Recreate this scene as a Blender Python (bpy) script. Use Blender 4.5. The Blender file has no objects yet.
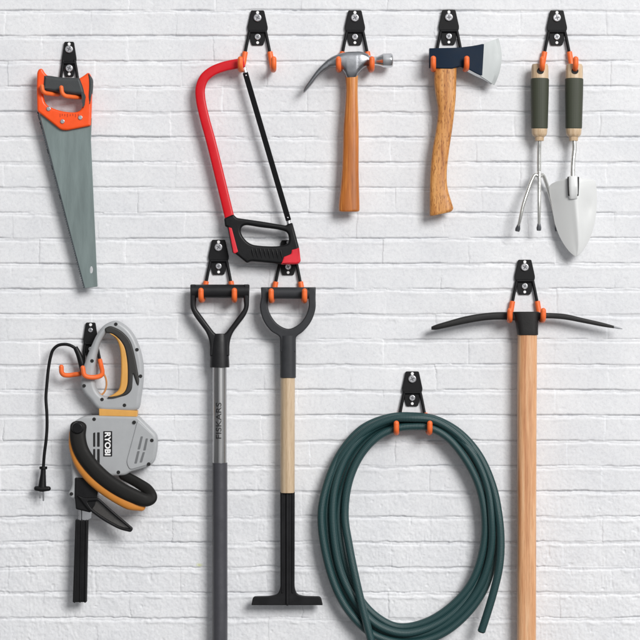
import bpy, bmesh, math, random
import numpy as np

random.seed(7)
scene = bpy.context.scene
col = scene.collection
S = 0.0022          # metres per photo unit on the wall face
DIST = 6.0          # camera distance from the wall

# ------------------------------------------------------------------ camera
cam_d = bpy.data.cameras.new('camera')
cam = bpy.data.objects.new('camera', cam_d)
col.objects.link(cam)
cam.location = (0, -DIST, 0)
cam.rotation_euler = (math.radians(90), 0, 0)
cam_d.sensor_width = 36
cam_d.lens = 36 * DIST / (640 * S)
cam_d.clip_start = 0.1
cam_d.clip_end = 100
scene.camera = cam

# ------------------------------------------------------------------ world (added soft surround, bright bands invented for metal reflections)
world = bpy.data.worlds.new('World')
scene.world = world
world.use_nodes = True
wt = world.node_tree
wt.nodes.clear()
w_out = wt.nodes.new('ShaderNodeOutputWorld')
w_bg = wt.nodes.new('ShaderNodeBackground')
w_tc = wt.nodes.new('ShaderNodeTexCoord')
w_sep = wt.nodes.new('ShaderNodeSeparateXYZ')
wt.links.new(w_tc.outputs['Generated'], w_sep.inputs[0])
w_mx = wt.nodes.new('ShaderNodeMapRange')
w_mx.inputs['From Min'].default_value = -1
w_mx.inputs['From Max'].default_value = 1
wt.links.new(w_sep.outputs['X'], w_mx.inputs['Value'])
w_r1 = wt.nodes.new('ShaderNodeValToRGB')
cr_ = w_r1.color_ramp
for pos, v in ((0.12, 0.30), (0.30, 0.22), (0.42, 0.50), (0.52, 1.0), (0.60, 0.55), (0.74, 0.30), (0.90, 0.75)):
    e = cr_.elements.new(pos)
    e.color = (v, v * 1.01, v * 1.03, 1)
cr_.elements[0].color = (0.3, 0.3, 0.31, 1)
cr_.elements[-1].color = (0.6, 0.6, 0.61, 1)
wt.links.new(w_mx.outputs[0], w_r1.inputs[0])
w_mz = wt.nodes.new('ShaderNodeMapRange')
w_mz.inputs['From Min'].default_value = -0.9
w_mz.inputs['From Max'].default_value = 0.9
w_mz.inputs['To Min'].default_value = 0.45
w_mz.inputs['To Max'].default_value = 1.45
wt.links.new(w_sep.outputs['Z'], w_mz.inputs['Value'])
w_mul = wt.nodes.new('ShaderNodeMixRGB')
w_mul.blend_type = 'MULTIPLY'
w_mul.inputs[0].default_value = 1
wt.links.new(w_r1.outputs[0], w_mul.inputs[1])
wt.links.new(w_mz.outputs[0], w_mul.inputs[2])
wt.links.new(w_mul.outputs[0], w_bg.inputs['Color'])
w_bg.inputs['Strength'].default_value = 0.69
wt.links.new(w_bg.outputs[0], w_out.inputs[0])

# ------------------------------------------------------------------ key softbox, up on the right
key_d = bpy.data.lights.new('softbox', 'AREA')
key_d.shape = 'RECTANGLE'
key_d.size = 5.0
key_d.size_y = 5.0
key_d.energy = 1760
key_d.color = (1.0, 0.99, 0.975)
key = bpy.data.objects.new('softbox', key_d)
col.objects.link(key)
kv = np.array([0.52, -1.0, 0.48])
kv = kv / np.linalg.norm(kv) * 13.5
key.location = kv
from mathutils import Vector, Matrix
key.rotation_euler = (Vector((0, 0, 0)) - Vector(kv)).to_track_quat('-Z', 'Y').to_euler()

scene.view_settings.view_transform = 'Standard'
scene.view_settings.look = 'None'
scene.view_settings.exposure = 0
scene.view_settings.gamma = 1

# ------------------------------------------------------------------ materials
def lin(c):
    out = []
    for v in c:
        v = v / 255
        out.append(v / 12.92 if v <= 0.04045 else ((v + 0.055) / 1.055) ** 2.4)
    return tuple(out) + (1,)

def new_mat(name):
    m = bpy.data.materials.new(name)
    m.use_nodes = True
    nt = m.node_tree
    b = nt.nodes['Principled BSDF']
    return m, nt, b

def node(nt, kind, **kw):
    n = nt.nodes.new(kind)
    for k, v in kw.items():
        n.inputs[k].default_value = v
    return n

def mapped(nt, scale, coord='Object'):
    tc = nt.nodes.new('ShaderNodeTexCoord')
    mp = nt.nodes.new('ShaderNodeMapping')
    mp.inputs['Scale'].default_value = scale
    nt.links.new(tc.outputs[coord], mp.inputs['Vector'])
    return mp.outputs[0]

def ramp(nt, fac, stops):
    r = nt.nodes.new('ShaderNodeValToRGB')
    els = r.color_ramp.elements
    while len(els) < len(stops):
        els.new(0.5)
    for e, (p, c) in zip(els, stops):
        e.position = p
        e.color = c
    nt.links.new(fac, r.inputs[0])
    return r.outputs[0]

def scl(c, f):
    return (c[0] * f, c[1] * f, c[2] * f, 1)

def plain(name, rgb, rough=0.5, metal=0.0, var=0.12, bump=0.08, scale=350, stretch=(1, 1, 1), coat=0.0, spec=0.5):
    """moulded plastic, paint or metal with slight unevenness of tone, gloss and surface"""
    m, nt, b = new_mat(name)
    c = lin(rgb)
    vec = mapped(nt, stretch)
    n1 = node(nt, 'ShaderNodeTexNoise', Scale=scale * 0.12, Detail=5.0, Roughness=0.65)
    nt.links.new(vec, n1.inputs['Vector'])
    colr = ramp(nt, n1.outputs['Fac'], [(0.3, scl(c, 1 - var)), (0.7, scl(c, 1 + var))])
    nt.links.new(colr, b.inputs['Base Color'])
    mr = node(nt, 'ShaderNodeMapRange')
    mr.inputs['From Min'].default_value = 0.25
    mr.inputs['From Max'].default_value = 0.75
    mr.inputs['To Min'].default_value = max(0.04, rough - 0.08)
    mr.inputs['To Max'].default_value = min(1, rough + 0.08)
    nt.links.new(n1.outputs['Fac'], mr.inputs['Value'])
    nt.links.new(mr.outputs[0], b.inputs['Roughness'])
    b.inputs['Metallic'].default_value = metal
    b.inputs['Specular IOR Level'].default_value = spec
    if coat:
        b.inputs['Coat Weight'].default_value = coat
        b.inputs['Coat Roughness'].default_value = 0.12
    if bump:
        n2 = node(nt, 'ShaderNodeTexNoise', Scale=scale * 2.2, Detail=3.0)
        nt.links.new(vec, n2.inputs['Vector'])
        bp = node(nt, 'ShaderNodeBump', Strength=bump, Distance=0.001)
        nt.links.new(n2.outputs['Fac'], bp.inputs['Height'])
        nt.links.new(bp.outputs[0], b.inputs['Normal'])
    return m

def wood(name, dark, mid, light, rough=0.4, grain=130, along=5, flecks=0.0, coat=0.2):
    m, nt, b = new_mat(name)
    d, mi, li = lin(dark), lin(mid), lin(light)
    vec = mapped(nt, (1, 1, along / grain))
    n1 = node(nt, 'ShaderNodeTexNoise', Scale=grain, Detail=6.0, Roughness=0.6, Distortion=0.6)
    nt.links.new(vec, n1.inputs['Vector'])
    c1 = ramp(nt, n1.outputs['Fac'], [(0.28, d), (0.5, mi), (0.72, li)])
    n2 = node(nt, 'ShaderNodeTexNoise', Scale=grain * 6, Detail=3.0, Roughness=0.6)
    vec2 = mapped(nt, (1, 1, 0.05))
    nt.links.new(vec2, n2.inputs['Vector'])
    fine = ramp(nt, n2.outputs['Fac'], [(0.35, (0.72, 0.68, 0.62, 1)), (0.55, (1, 1, 1, 1))])
    mul = nt.nodes.new('ShaderNodeMixRGB')
    mul.blend_type = 'MULTIPLY'
    mul.inputs[0].default_value = 0.6
    nt.links.new(c1, mul.inputs[1])
    nt.links.new(fine, mul.inputs[2])
    last = mul.outputs[0]
    if flecks:
        n3 = node(nt, 'ShaderNodeTexNoise', Scale=420, Detail=2.0)
        vec3 = mapped(nt, (1, 1, 0.22))
        nt.links.new(vec3, n3.inputs['Vector'])
        fl = ramp(nt, n3.outputs['Fac'], [(0.54, (1, 1, 1, 1)), (0.64, (0.42, 0.3, 0.2, 1))])
        mu2 = nt.nodes.new('ShaderNodeMixRGB')
        mu2.blend_type = 'MULTIPLY'
        mu2.inputs[0].default_value = flecks
        nt.links.new(last, mu2.inputs[1])
        nt.links.new(fl, mu2.inputs[2])
        last = mu2.outputs[0]
    nt.links.new(last, b.inputs['Base Color'])
    b.inputs['Roughness'].default_value = rough
    b.inputs['Coat Weight'].default_value = coat
    b.inputs['Coat Roughness'].default_value = 0.2
    bp = node(nt, 'ShaderNodeBump', Strength=0.12, Distance=0.001)
    nt.links.new(n2.outputs['Fac'], bp.inputs['Height'])
    nt.links.new(bp.outputs[0], b.inputs['Normal'])
    return m

M = {}
M['black'] = plain('black powder coat', (20, 20, 22), 0.5, 0, 0.2, 0.15, spec=0.2)
M['zinc'] = plain('zinc screw', (205, 205, 208), 0.28, 0.9, 0.1, 0.05)
M['tip'] = plain('orange rubber', (236, 108, 48), 0.45, 0, 0.06, 0.1)
M['saw_orange'] = plain('orange moulded plastic', (246, 84, 22), 0.35, 0, 0.05, 0.1)
M['saw_mark'] = plain('moulded mark shade', (176, 52, 12), 0.5, 0, 0.05, 0)
M['charcoal'] = plain('charcoal rubber', (52, 56, 58), 0.55, 0, 0.12, 0.3)
M['saw_steel'] = plain('saw steel', (130, 143, 142), 0.4, 0.6, 0.1, 0.08, 300, (1, 1, 0.15))
M['tooth'] = plain('tooth steel', (70, 76, 80), 0.5, 0.6, 0.2, 0.1)
M['red'] = plain('red paint', (204, 8, 26), 0.36, 0, 0.03, 0.0, spec=0.4)
M['redplastic'] = plain('red rubber', (214, 28, 46), 0.45, 0, 0.08, 0.15)
M['blackplastic'] = plain('black plastic', (16, 16, 18), 0.42, 0, 0.2, 0.2, spec=0.25)
M['forged'] = plain('forged steel', (150, 152, 156), 0.3, 1.0, 0.15, 0.1, 260)
M['polished'] = plain('polished steel', (205, 206, 208), 0.16, 1.0, 0.06, 0.03)
M['bit'] = plain('ground steel', (166, 170, 170), 0.5, 0.35, 0.05, 0.05, 300, (1, 1, 0.2))
M['bitshade'] = plain('raw steel', (140, 142, 145), 0.5, 0.5, 0.1, 0.1)
M['navy'] = plain('navy paint', (12, 31, 50), 0.55, 0, 0.12, 0.15, spec=0.15)
M['wood_hammer'] = wood('varnished hickory', (146, 80, 28), (190, 112, 46), (222, 152, 80), 0.32, 100, 4, 0, 0.5)
M['wood_axe'] = wood('raw ash', (168, 102, 44), (205, 142, 76), (228, 172, 106), 0.5, 130, 9, 0.75, 0.1)
M['wood_pale'] = wood('pale ash', (176, 146, 112), (206, 180, 148), (224, 202, 174), 0.45, 150, 8)
M['wood_beige'] = wood('beige ash', (176, 150, 118), (200, 176, 146), (214, 194, 166), 0.45, 150, 3)
M['wood_pick'] = wood('pinkish beech', (184, 122, 80), (214, 160, 116), (230, 188, 148), 0.42, 110, 4)
M['olive'] = plain('olive rubber', (62, 66, 52), 0.6, 0, 0.08, 0.2)
M['chrome'] = plain('chromed steel', (222, 222, 218), 0.2, 0.85, 0.06, 0.03)
M['trowel'] = plain('bright trowel steel', (240, 241, 240), 0.26, 0.6, 0.02, 0.0)
M['spadeblack'] = plain('black grip plastic', (27, 27, 29), 0.42, 0, 0.15, 0.15, spec=0.3)
M['alu'] = plain('brushed aluminium', (178, 178, 178), 0.27, 1.0, 0.08, 0.05, 400, (1, 1, 0.05))
M['sleeve'] = plain('grey coated steel', (70, 70, 75), 0.34, 0.1, 0.06, 0.05)
M['graphite'] = plain('graphite nylon', (52, 53, 56), 0.5, 0, 0.12, 0.2, spec=0.25)
M['ironblack'] = plain('black painted iron', (24, 24, 26), 0.42, 0.1, 0.2, 0.15, spec=0.25)
M['pickblack'] = plain('matt black forged iron', (31, 30, 30), 0.5, 0.0, 0.25, 0.3, 220, spec=0.3)
M['grey'] = plain('grey moulded plastic', (166, 168, 170), 0.4, 0, 0.03, 0.1)
M['greyshade'] = plain('grey recess shade', (106, 108, 110), 0.5, 0, 0.05, 0.1)  # shaded copy of the grey, painted on the slanted vents
M['amber'] = plain('amber plastic', (216, 160, 80), 0.42, 0, 0.05, 0.08)
M['amberdark'] = plain('deep amber plastic', (208, 134, 54), 0.45, 0, 0.06, 0.1)
M['tan'] = plain('tan tube', (190, 128, 70), 0.6, 0, 0.1, 0.2)
M['white'] = plain('white print', (238, 238, 238), 0.5, 0, 0.02, 0)
M['ink'] = plain('dark print', (24, 24, 26), 0.5, 0, 0.05, 0)
M['gripblack'] = plain('matt black foam grip', (24, 23, 22), 0.6, 0, 0.15, 0.3, spec=0.25)
M['warmblack'] = plain('warm black rubber', (42, 41, 39), 0.55, 0, 0.1, 0.3)
M['bladeblack'] = plain('black lacquered blade', (15, 15, 17), 0.5, 0, 0.15, 0.1, spec=0.1)
M['slot'] = plain('screw recess shade', (96, 96, 100), 0.5, 0.6, 0.1, 0)  # darker steel that draws the shade of the cross recess
M['hole'] = plain('dark screw recess', (16, 16, 17), 0.7, 0, 0.1, 0)  # near-black that paints the shade inside holes, vents and recesses

def hose_mat():
    m, nt, b = new_mat('braided green hose')
    tc = nt.nodes.new('ShaderNodeTexCoord')
    sep = nt.nodes.new('ShaderNodeSeparateXYZ')
    nt.links.new(tc.outputs['UV'], sep.inputs[0])
    def wave(sign):
        a = nt.nodes.new('ShaderNodeMath'); a.operation = 'MULTIPLY'; a.inputs[1].default_value = 0.34 * sign
        nt.links.new(sep.outputs['X'], a.inputs[0])
        c = nt.nodes.new('ShaderNodeMath'); c.operation = 'MULTIPLY_ADD'; c.inputs[1].default_value = 12.0
        nt.links.new(sep.outputs['Y'], c.inputs[0]); nt.links.new(a.outputs[0], c.inputs[2])
        d = nt.nodes.new('ShaderNodeMath'); d.operation = 'MULTIPLY'; d.inputs[1].default_value = math.pi * 2
        nt.links.new(c.outputs[0], d.inputs[0])
        e = nt.nodes.new('ShaderNodeMath'); e.operation = 'SINE'
        nt.links.new(d.outputs[0], e.inputs[0])
        return e.outputs[0]
    mul = nt.nodes.new('ShaderNodeMath'); mul.operation = 'MULTIPLY'
    nt.links.new(wave(1), mul.inputs[0]); nt.links.new(wave(-1), mul.inputs[1])
    mr = nt.nodes.new('ShaderNodeMapRange')
    mr.inputs['From Min'].default_value = -1
    nt.links.new(mul.outputs[0], mr.inputs['Value'])
    c = ramp(nt, mr.outputs[0], [(0.2, lin((16, 42, 45))), (0.8, lin((42, 79, 80)))])
    nt.links.new(c, b.inputs['Base Color'])
    b.inputs['Roughness'].default_value = 0.42
    bp = node(nt, 'ShaderNodeBump', Strength=0.45, Distance=0.0008)
    nt.links.new(mr.outputs[0], bp.inputs['Height'])
    nt.links.new(bp.outputs[0], b.inputs['Normal'])
    return m
M['hose'] = hose_mat()

def knit_mat():
    """olive rubber sleeve with a grid of small raised dots (uses tube UVs)"""
    m, nt, b = new_mat('dimpled olive rubber')
    tc = nt.nodes.new('ShaderNodeTexCoord')
    mp = nt.nodes.new('ShaderNodeMapping')
    mp.inputs['Scale'].default_value = (0.6, 32, 1)
    nt.links.new(tc.outputs['UV'], mp.inputs[0])
    vo = nt.nodes.new('ShaderNodeTexVoronoi')
    vo.inputs['Scale'].default_value = 1
    vo.inputs['Randomness'].default_value = 0
    nt.links.new(mp.outputs[0], vo.inputs['Vector'])
    c = ramp(nt, vo.outputs['Distance'], [(0.25, lin((64, 68, 54))), (0.5, lin((56, 60, 48)))])
    nt.links.new(c, b.inputs['Base Color'])
    b.inputs['Roughness'].default_value = 0.62
    bp = node(nt, 'ShaderNodeBump', Strength=0.22, Distance=0.0006)
    bp.invert = True
    nt.links.new(vo.outputs['Distance'], bp.inputs['Height'])
    nt.links.new(bp.outputs[0], b.inputs['Normal'])
    return m
M['dimpled'] = knit_mat()

def trowel_mat():
    m, nt, b = new_mat('bright trowel steel')
    n1 = node(nt, 'ShaderNodeTexNoise', Scale=14.0, Detail=1.0)
    nt.links.new(mapped(nt, (1, 1, 0.4)), n1.inputs['Vector'])
    mr = node(nt, 'ShaderNodeMapRange')
    mr.inputs['To Min'].default_value = 0.14
    mr.inputs['To Max'].default_value = 0.3
    nt.links.new(n1.outputs['Fac'], mr.inputs['Value'])
    nt.links.new(mr.outputs[0], b.inputs['Roughness'])
    b.inputs['Base Color'].default_value = lin((240, 241, 240))
    b.inputs['Metallic'].default_value = 0.42
    return m
M['trowel'] = trowel_mat()

def smoke_mat():
    m, nt, b = new_mat('smoky clear plastic')
    b.inputs['Base Color'].default_value = lin((70, 68, 66))
    b.inputs['Roughness'].default_value = 0.25
    b.inputs['Alpha'].default_value = 0.72
    return m
M['smoke'] = smoke_mat()

# ------------------------------------------------------------------ shape helpers (photo units: x right, y down, d off the wall)
def spline(pts, n=6, closed=False):
    P = np.array(pts, float)
    N = len(P)
    out = []
    segs = N if closed else N - 1
    for i in range(segs):
        if closed:
            p0, p1, p2, p3 = P[(i - 1) % N], P[i], P[(i + 1) % N], P[(i + 2) % N]
        else:
            p1, p2 = P[i], P[i + 1]
            p0 = P[i - 1] if i > 0 else 2 * p1 - p2
            p3 = P[i + 2] if i + 2 < N else 2 * p2 - p1
        t01 = max(np.linalg.norm(p1 - p0), 1e-6) ** 0.5
        t12 = max(np.linalg.norm(p2 - p1), 1e-6) ** 0.5
        t23 = max(np.linalg.norm(p3 - p2), 1e-6) ** 0.5
        m1 = (p2 - p1) + t12 * ((p1 - p0) / t01 - (p2 - p0) / (t01 + t12))
        m2 = (p2 - p1) + t12 * ((p3 - p2) / t23 - (p3 - p1) / (t12 + t23))
        for k in range(n):
            t = k / n
            out.append(p1 * (2 * t**3 - 3 * t**2 + 1) + m1 * (t**3 - 2 * t**2 + t) + p2 * (-2 * t**3 + 3 * t**2) + m2 * (t**3 - t**2))
    if not closed:
        out.append(P[-1])
    return np.array(out)

def rounded(pts, r=1.0, n=4):
    """polygon with its corners rounded; a point may carry its own radius as a third number"""
    out = []
    N = len(pts)
    for i in range(N):
        p = np.array(pts[i][:2], float)
        rr = pts[i][2] if len(pts[i]) > 2 else r
        a = np.array(pts[i - 1][:2], float) - p
        b = np.array(pts[(i + 1) % N][:2], float) - p
        la, lb = np.linalg.norm(a), np.linalg.norm(b)
        q = min(rr, la * 0.48, lb * 0.48)
        if q < 1e-3:
            out.append(p)
            continue
        p1, p2 = p + a / la * q, p + b / lb * q
        for k in range(n + 1):
            t = k / n
            out.append((1 - t)**2 * p1 + 2 * t * (1 - t) * p + t * t * p2)
    return np.array(out)

def circle(cx, cy, r, n=20, ry=None):
    ry = ry or r
    return np.array([(cx + r * math.cos(2 * math.pi * k / n), cy + ry * math.sin(2 * math.pi * k / n)) for k in range(n)])

def inset_dirs(P):
    """inward mitre directions of a closed loop wound so that its inside is on the left"""
    e = np.roll(P, -1, 0) - P
    L = np.linalg.norm(e, axis=1)[:, None]
    e = e / np.maximum(L, 1e-9)
    nrm = np.stack([-e[:, 1], e[:, 0]], 1)
    m = nrm + np.roll(nrm, 1, 0)
    ln = np.linalg.norm(m, axis=1)[:, None]
    m = m / np.maximum(ln, 1e-6)
    c = np.clip((m * nrm).sum(1), 0.55, 1)[:, None]
    return m / c

def inset_widths(P, D, b):
    w = np.full(len(P), float(b))
    E = np.roll(P, -1, 0) - P
    for _ in range(60):
        Q = P + D * w[:, None] * 1.02
        F = np.roll(Q, -1, 0) - Q
        bad = (E * F).sum(1) < 0.02 * (E * E).sum(1)
        if not bad.any():
            break
        f = np.ones(len(P))
        f[bad] = 0.86
        f[np.roll(bad, 1)] = 0.86
        w = w * f
    for _ in range(4):
        w = np.minimum(w, (np.roll(w, 1) + 2 * w + np.roll(w, -1)) / 4)
    return w

def plate_geo(outer, holes, d0, d1, bevel, res=3):
    """extruded outline with rounded rims -> (verts in photo units, faces)"""
    from mathutils.geometry import tessellate_polygon
    bevel = min(bevel, (d1 - d0) / 2 * 0.98)
    V, F = [], []
    tops, bots = [], []
    for li, loop in enumerate([outer] + list(holes)):
        P = np.array([p[:2] for p in loop], float) * [1, -1]
        keep = np.linalg.norm(P - np.roll(P, 1, 0), axis=1) > 1e-3
        P = P[keep]
        Q = np.roll(P, -1, 0)
        area = (P[:, 0] * Q[:, 1] - Q[:, 0] * P[:, 1]).sum() / 2
        if (area > 0) != (li == 0):
            P = P[::-1]
        D = inset_dirs(P)
        w = inset_widths(P, D, bevel)
        rings = []
        n = len(P)
        steps = max(res, 1) + 1
        prof = []
        for k in range(steps + 1):
            a = math.pi / 2 * (1 - k / steps)
            prof.append((1 - math.cos(a), d0 + bevel * (1 - math.sin(a))))
        for k in range(steps + 1):
            a = math.pi / 2 * k / steps
            prof.append((1 - math.cos(a), d1 - bevel * (1 - math.sin(a))))
        base = len(V)
        for f, z in prof:
            R = P + D * (w * f)[:, None]
            V += [(x, -y, z) for x, y in R]
        for r in range(len(prof) - 1):
            for j in range(n):
                k = (j + 1) % n
                F.append([base + r * n + j, base + r * n + k, base + (r + 1) * n + k, base + (r + 1) * n + j])
        bots.append((base, n))
        tops.append((base + (len(prof) - 1) * n, n))
    for sets in (tops, bots):
        polys, idx = [], []
        for o, n in sets:
            polys.append([Vector((V[o + i][0], -V[o + i][1], 0)) for i in range(n)])
            idx += list(range(o, o + n))
        for tri in tessellate_polygon(polys):
            F.append([idx[i] for i in tri])
    return V, F, None

def rings_geo(rings, cap=True, us=None):
    rings = [np.asarray(r, float) for r in rings]
    m = len(rings[0])
    V = np.vstack(rings).tolist()
    F, UV = [], []
    if us is None:
        us, a = [0.0], 0
        for i in range(1, len(rings)):
            a += np.linalg.norm(rings[i].mean(0) - rings[i - 1].mean(0))
            us.append(a)
    for i in range(len(rings) - 1):
        for j in range(m):
            k = (j + 1) % m
            F.append([i * m + j, i * m + k, (i + 1) * m + k, (i + 1) * m + j])
            UV.append([(us[i], j / m), (us[i], (j + 1) / m), (us[i + 1], (j + 1) / m), (us[i + 1], j / m)])
    if cap:
        F.append(list(range(m))[::-1])
        UV.append([(0, 0)] * m)
        L = (len(rings) - 1) * m
        F.append([L + j for j in range(m)])
        UV.append([(0, 0)] * m)
    return V, F, UV

def sect(a, b, seg, ex):
    out = []
    for k in range(seg):
        th = 2 * math.pi * k / seg
        c, s = math.cos(th), math.sin(th)
        out.append((a * math.copysign(abs(c) ** (2 / ex), c), b * math.copysign(abs(s) ** (2 / ex), s)))
    return out

def tube_geo(path, rad, seg=16, ex=2.0, ends=('round', 'round'), transport=False):
    """sweep; path rows (x, y, d); rad scalar, list of scalars, or list of (in-plane, depth)"""
    P = np.array([p[:3] if len(p) > 2 else (p[0], p[1], 15.0) for p in path], float)
    n = len(P)
    if np.isscalar(rad):
        R = [(rad, rad)] * n
    else:
        R = [(r, r) if np.isscalar(r) else tuple(r) for r in rad]
        if len(R) != n:
            t = np.linspace(0, 1, len(R))
            tt = np.linspace(0, 1, n)
            R = list(zip(np.interp(tt, t, [r[0] for r in R]), np.interp(tt, t, [r[1] for r in R])))
    T = np.gradient(P, axis=0)
    T /= np.linalg.norm(T, axis=1)[:, None]
    dep = np.array([0, 0, 1.0])
    N, B = [], []
    if transport:
        a = np.cross(T[0], [0.3, 0.1, 0.95])
        a /= np.linalg.norm(a)
        for i in range(n):
            a = a - T[i] * np.dot(a, T[i])
            a /= np.linalg.norm(a)
            N.append(a)
            B.append(np.cross(T[i], a))
    else:
        for i in range(n):
            a = np.cross(T[i], dep)
            a /= np.linalg.norm(a)
            N.append(a)
            B.append(np.cross(T[i], a))
    rings = []
    def ring(c, i, f):
        return np.array([c + N[i] * u * f + B[i] * v * f for u, v in sect(R[i][0], R[i][1], seg, ex)])
    def capr(i, sgn, kind):
        out = []
        r = min(R[i])
        if kind == 'round':
            h = r
        elif kind == 'soft':
            h = r * 0.35
        else:
            h = min(0.4, r * 0.2)
        for k in range(1, 6):
            th = math.pi / 2 * k / 5
            f = math.cos(th) if kind != 'flat' else 1 - h / r * (1 - math.cos(th))
            if kind == 'soft':
                f = 1 - 0.25 * (1 - math.cos(th))
            out.append(ring(P[i] + T[i] * sgn * h * math.sin(th), i, max(f, 0.02)))
        return out
    if ends[0]:
        rings += capr(0, -1, ends[0])[::-1]
    for i in range(n):
        rings.append(ring(P[i], i, 1))
    if ends[1]:
        rings += capr(n - 1, 1, ends[1])
    return rings_geo(rings)

def merge(*geos):
    V, F, UV = [], [], []
    anyuv = any(g[2] for g in geos)
    for v, f, u in geos:
        o = len(V)
        V += list(v)
        F += [[i + o for i in ff] for ff in f]
        if anyuv:
            UV += u if u else [[(0, 0)] * len(ff) for ff in f]
    return V, F, UV if anyuv else None

def text_geo(txt, cx, cy, length, height, rot, dfun, thick=0.3, fat=0.02, shear=0.0):
    """built-in lettering fitted to a box; rot = quarter turns anticlockwise in the picture"""
    cu = bpy.data.curves.new('tmp', 'FONT')
    cu.body = txt
    cu.offset = fat
    cu.shear = shear
    cu.extrude = 0.0
    cu.resolution_u = 3
    ob = bpy.data.objects.new('tmp', cu)
    col.objects.link(ob)
    dg = bpy.context.evaluated_depsgraph_get()
    me = bpy.data.meshes.new_from_object(ob.evaluated_get(dg))
    bm = bmesh.new()
    bm.from_mesh(me)
    bmesh.ops.remove_doubles(bm, verts=bm.verts, dist=1e-5)
    ys = [v.co.y for v in bm.verts]
    for q in range(1, 7):
        y = min(ys) + (max(ys) - min(ys)) * q / 7 + 1e-4
        bmesh.ops.bisect_plane(bm, geom=bm.verts[:] + bm.edges[:] + bm.faces[:], plane_co=(0, y, 0), plane_no=(0, 1, 0))
    r = bmesh.ops.extrude_face_region(bm, geom=bm.faces[:])
    for e in r['geom']:
        if isinstance(e, bmesh.types.BMVert):
            e.co.z = 1
    bmesh.ops.recalc_face_normals(bm, faces=bm.faces)
    bm.verts.index_update()
    A = np.array([v.co[:] for v in bm.verts])
    F = [[v.index for v in f.verts] for f in bm.faces]
    bm.free()
    bpy.data.objects.remove(ob)
    bpy.data.curves.remove(cu)
    bpy.data.meshes.remove(me)
    mn, mx = A.min(0), A.max(0)
    u = (A[:, 0] - (mn[0] + mx[0]) / 2) / (mx[0] - mn[0]) * length
    v = (A[:, 1] - (mn[1] + mx[1]) / 2) / (mx[1] - mn[1]) * height
    V = []
    for a, b, z in zip(u, v, A[:, 2]):
        for _ in range(rot % 4):
            a, b = -b, a
        x, y = cx + a, cy - b
        V.append((x, y, dfun(x, y) + z * thick))
    return V, F, None

# ------------------------------------------------------------------ things
class Thing:
    def __init__(self, name, label, cat, ox, oy, od, group=None):
        self.o = (ox, oy, od)
        self.k = S * (1 - od * S / DIST)
        r = bpy.data.objects.new(name, None)
        r.empty_display_size = 0.02
        col.objects.link(r)
        r.location = ((ox - 320) * self.k, -od * S, (320 - oy) * self.k)
        r['label'] = label
        r['category'] = cat
        if group:
            r['group'] = group
        self.root = r
    def part(self, name, geo, mat, parent=None, sharp=38, label=None):
        V, F, UV = geo
        ox, oy, od = self.o
        A = np.array(V, float)
        A = np.stack([(A[:, 0] - ox), -(A[:, 2] - od), (oy - A[:, 1])], 1) * self.k
        me = bpy.data.meshes.new(name)
        me.from_pydata(A.tolist(), [], F)
        if UV:
            ul = me.uv_layers.new(name='UVMap')
            flat = [c for f in UV for c in f]
            ul.data.foreach_set('uv', np.array(flat, float).ravel())
        bm = bmesh.new()
        bm.from_mesh(me)
        bmesh.ops.recalc_face_normals(bm, faces=bm.faces)
        bm.to_mesh(me)
        bm.free()
        me.materials.append(M[mat])
        me.polygons.foreach_set('use_smooth', [True] * len(me.polygons))
        me.set_sharp_from_angle(angle=math.radians(sharp))
        ob = bpy.data.objects.new(name, me)
        col.objects.link(ob)
        ob.parent = parent or self.root
        wn = ob.modifiers.new('even shading', 'WEIGHTED_NORMAL')
        wn.keep_sharp = True
        wn.weight = 85
        if label:
            ob['label'] = label
        return ob

def copy_tree(o, parent=None):
    c = o.copy()
    col.objects.link(c)
    if parent:
        c.parent = parent
    for ch in list(o.children):
        copy_tree(ch, c)
    return c

# ------------------------------------------------------------------ the wall
def vnoise(X, Y, s, seed):
    rng = np.random.default_rng(seed)
    G = rng.random((512, 512)) * 2 - 1
    x, y = X / s + 100.3, Y / s + 100.7
    xi, yi = np.floor(x).astype(int), np.floor(y).astype(int)
    fx, fy = x - xi, y - yi
    fx, fy = fx * fx * (3 - 2 * fx), fy * fy * (3 - 2 * fy)
    g = lambda a, b: G[a % 512, b % 512]
    return (g(xi, yi) * (1 - fx) + g(xi + 1, yi) * fx) * (1 - fy) + (g(xi, yi + 1) * (1 - fx) + g(xi + 1, yi + 1) * fx) * fy

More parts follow.
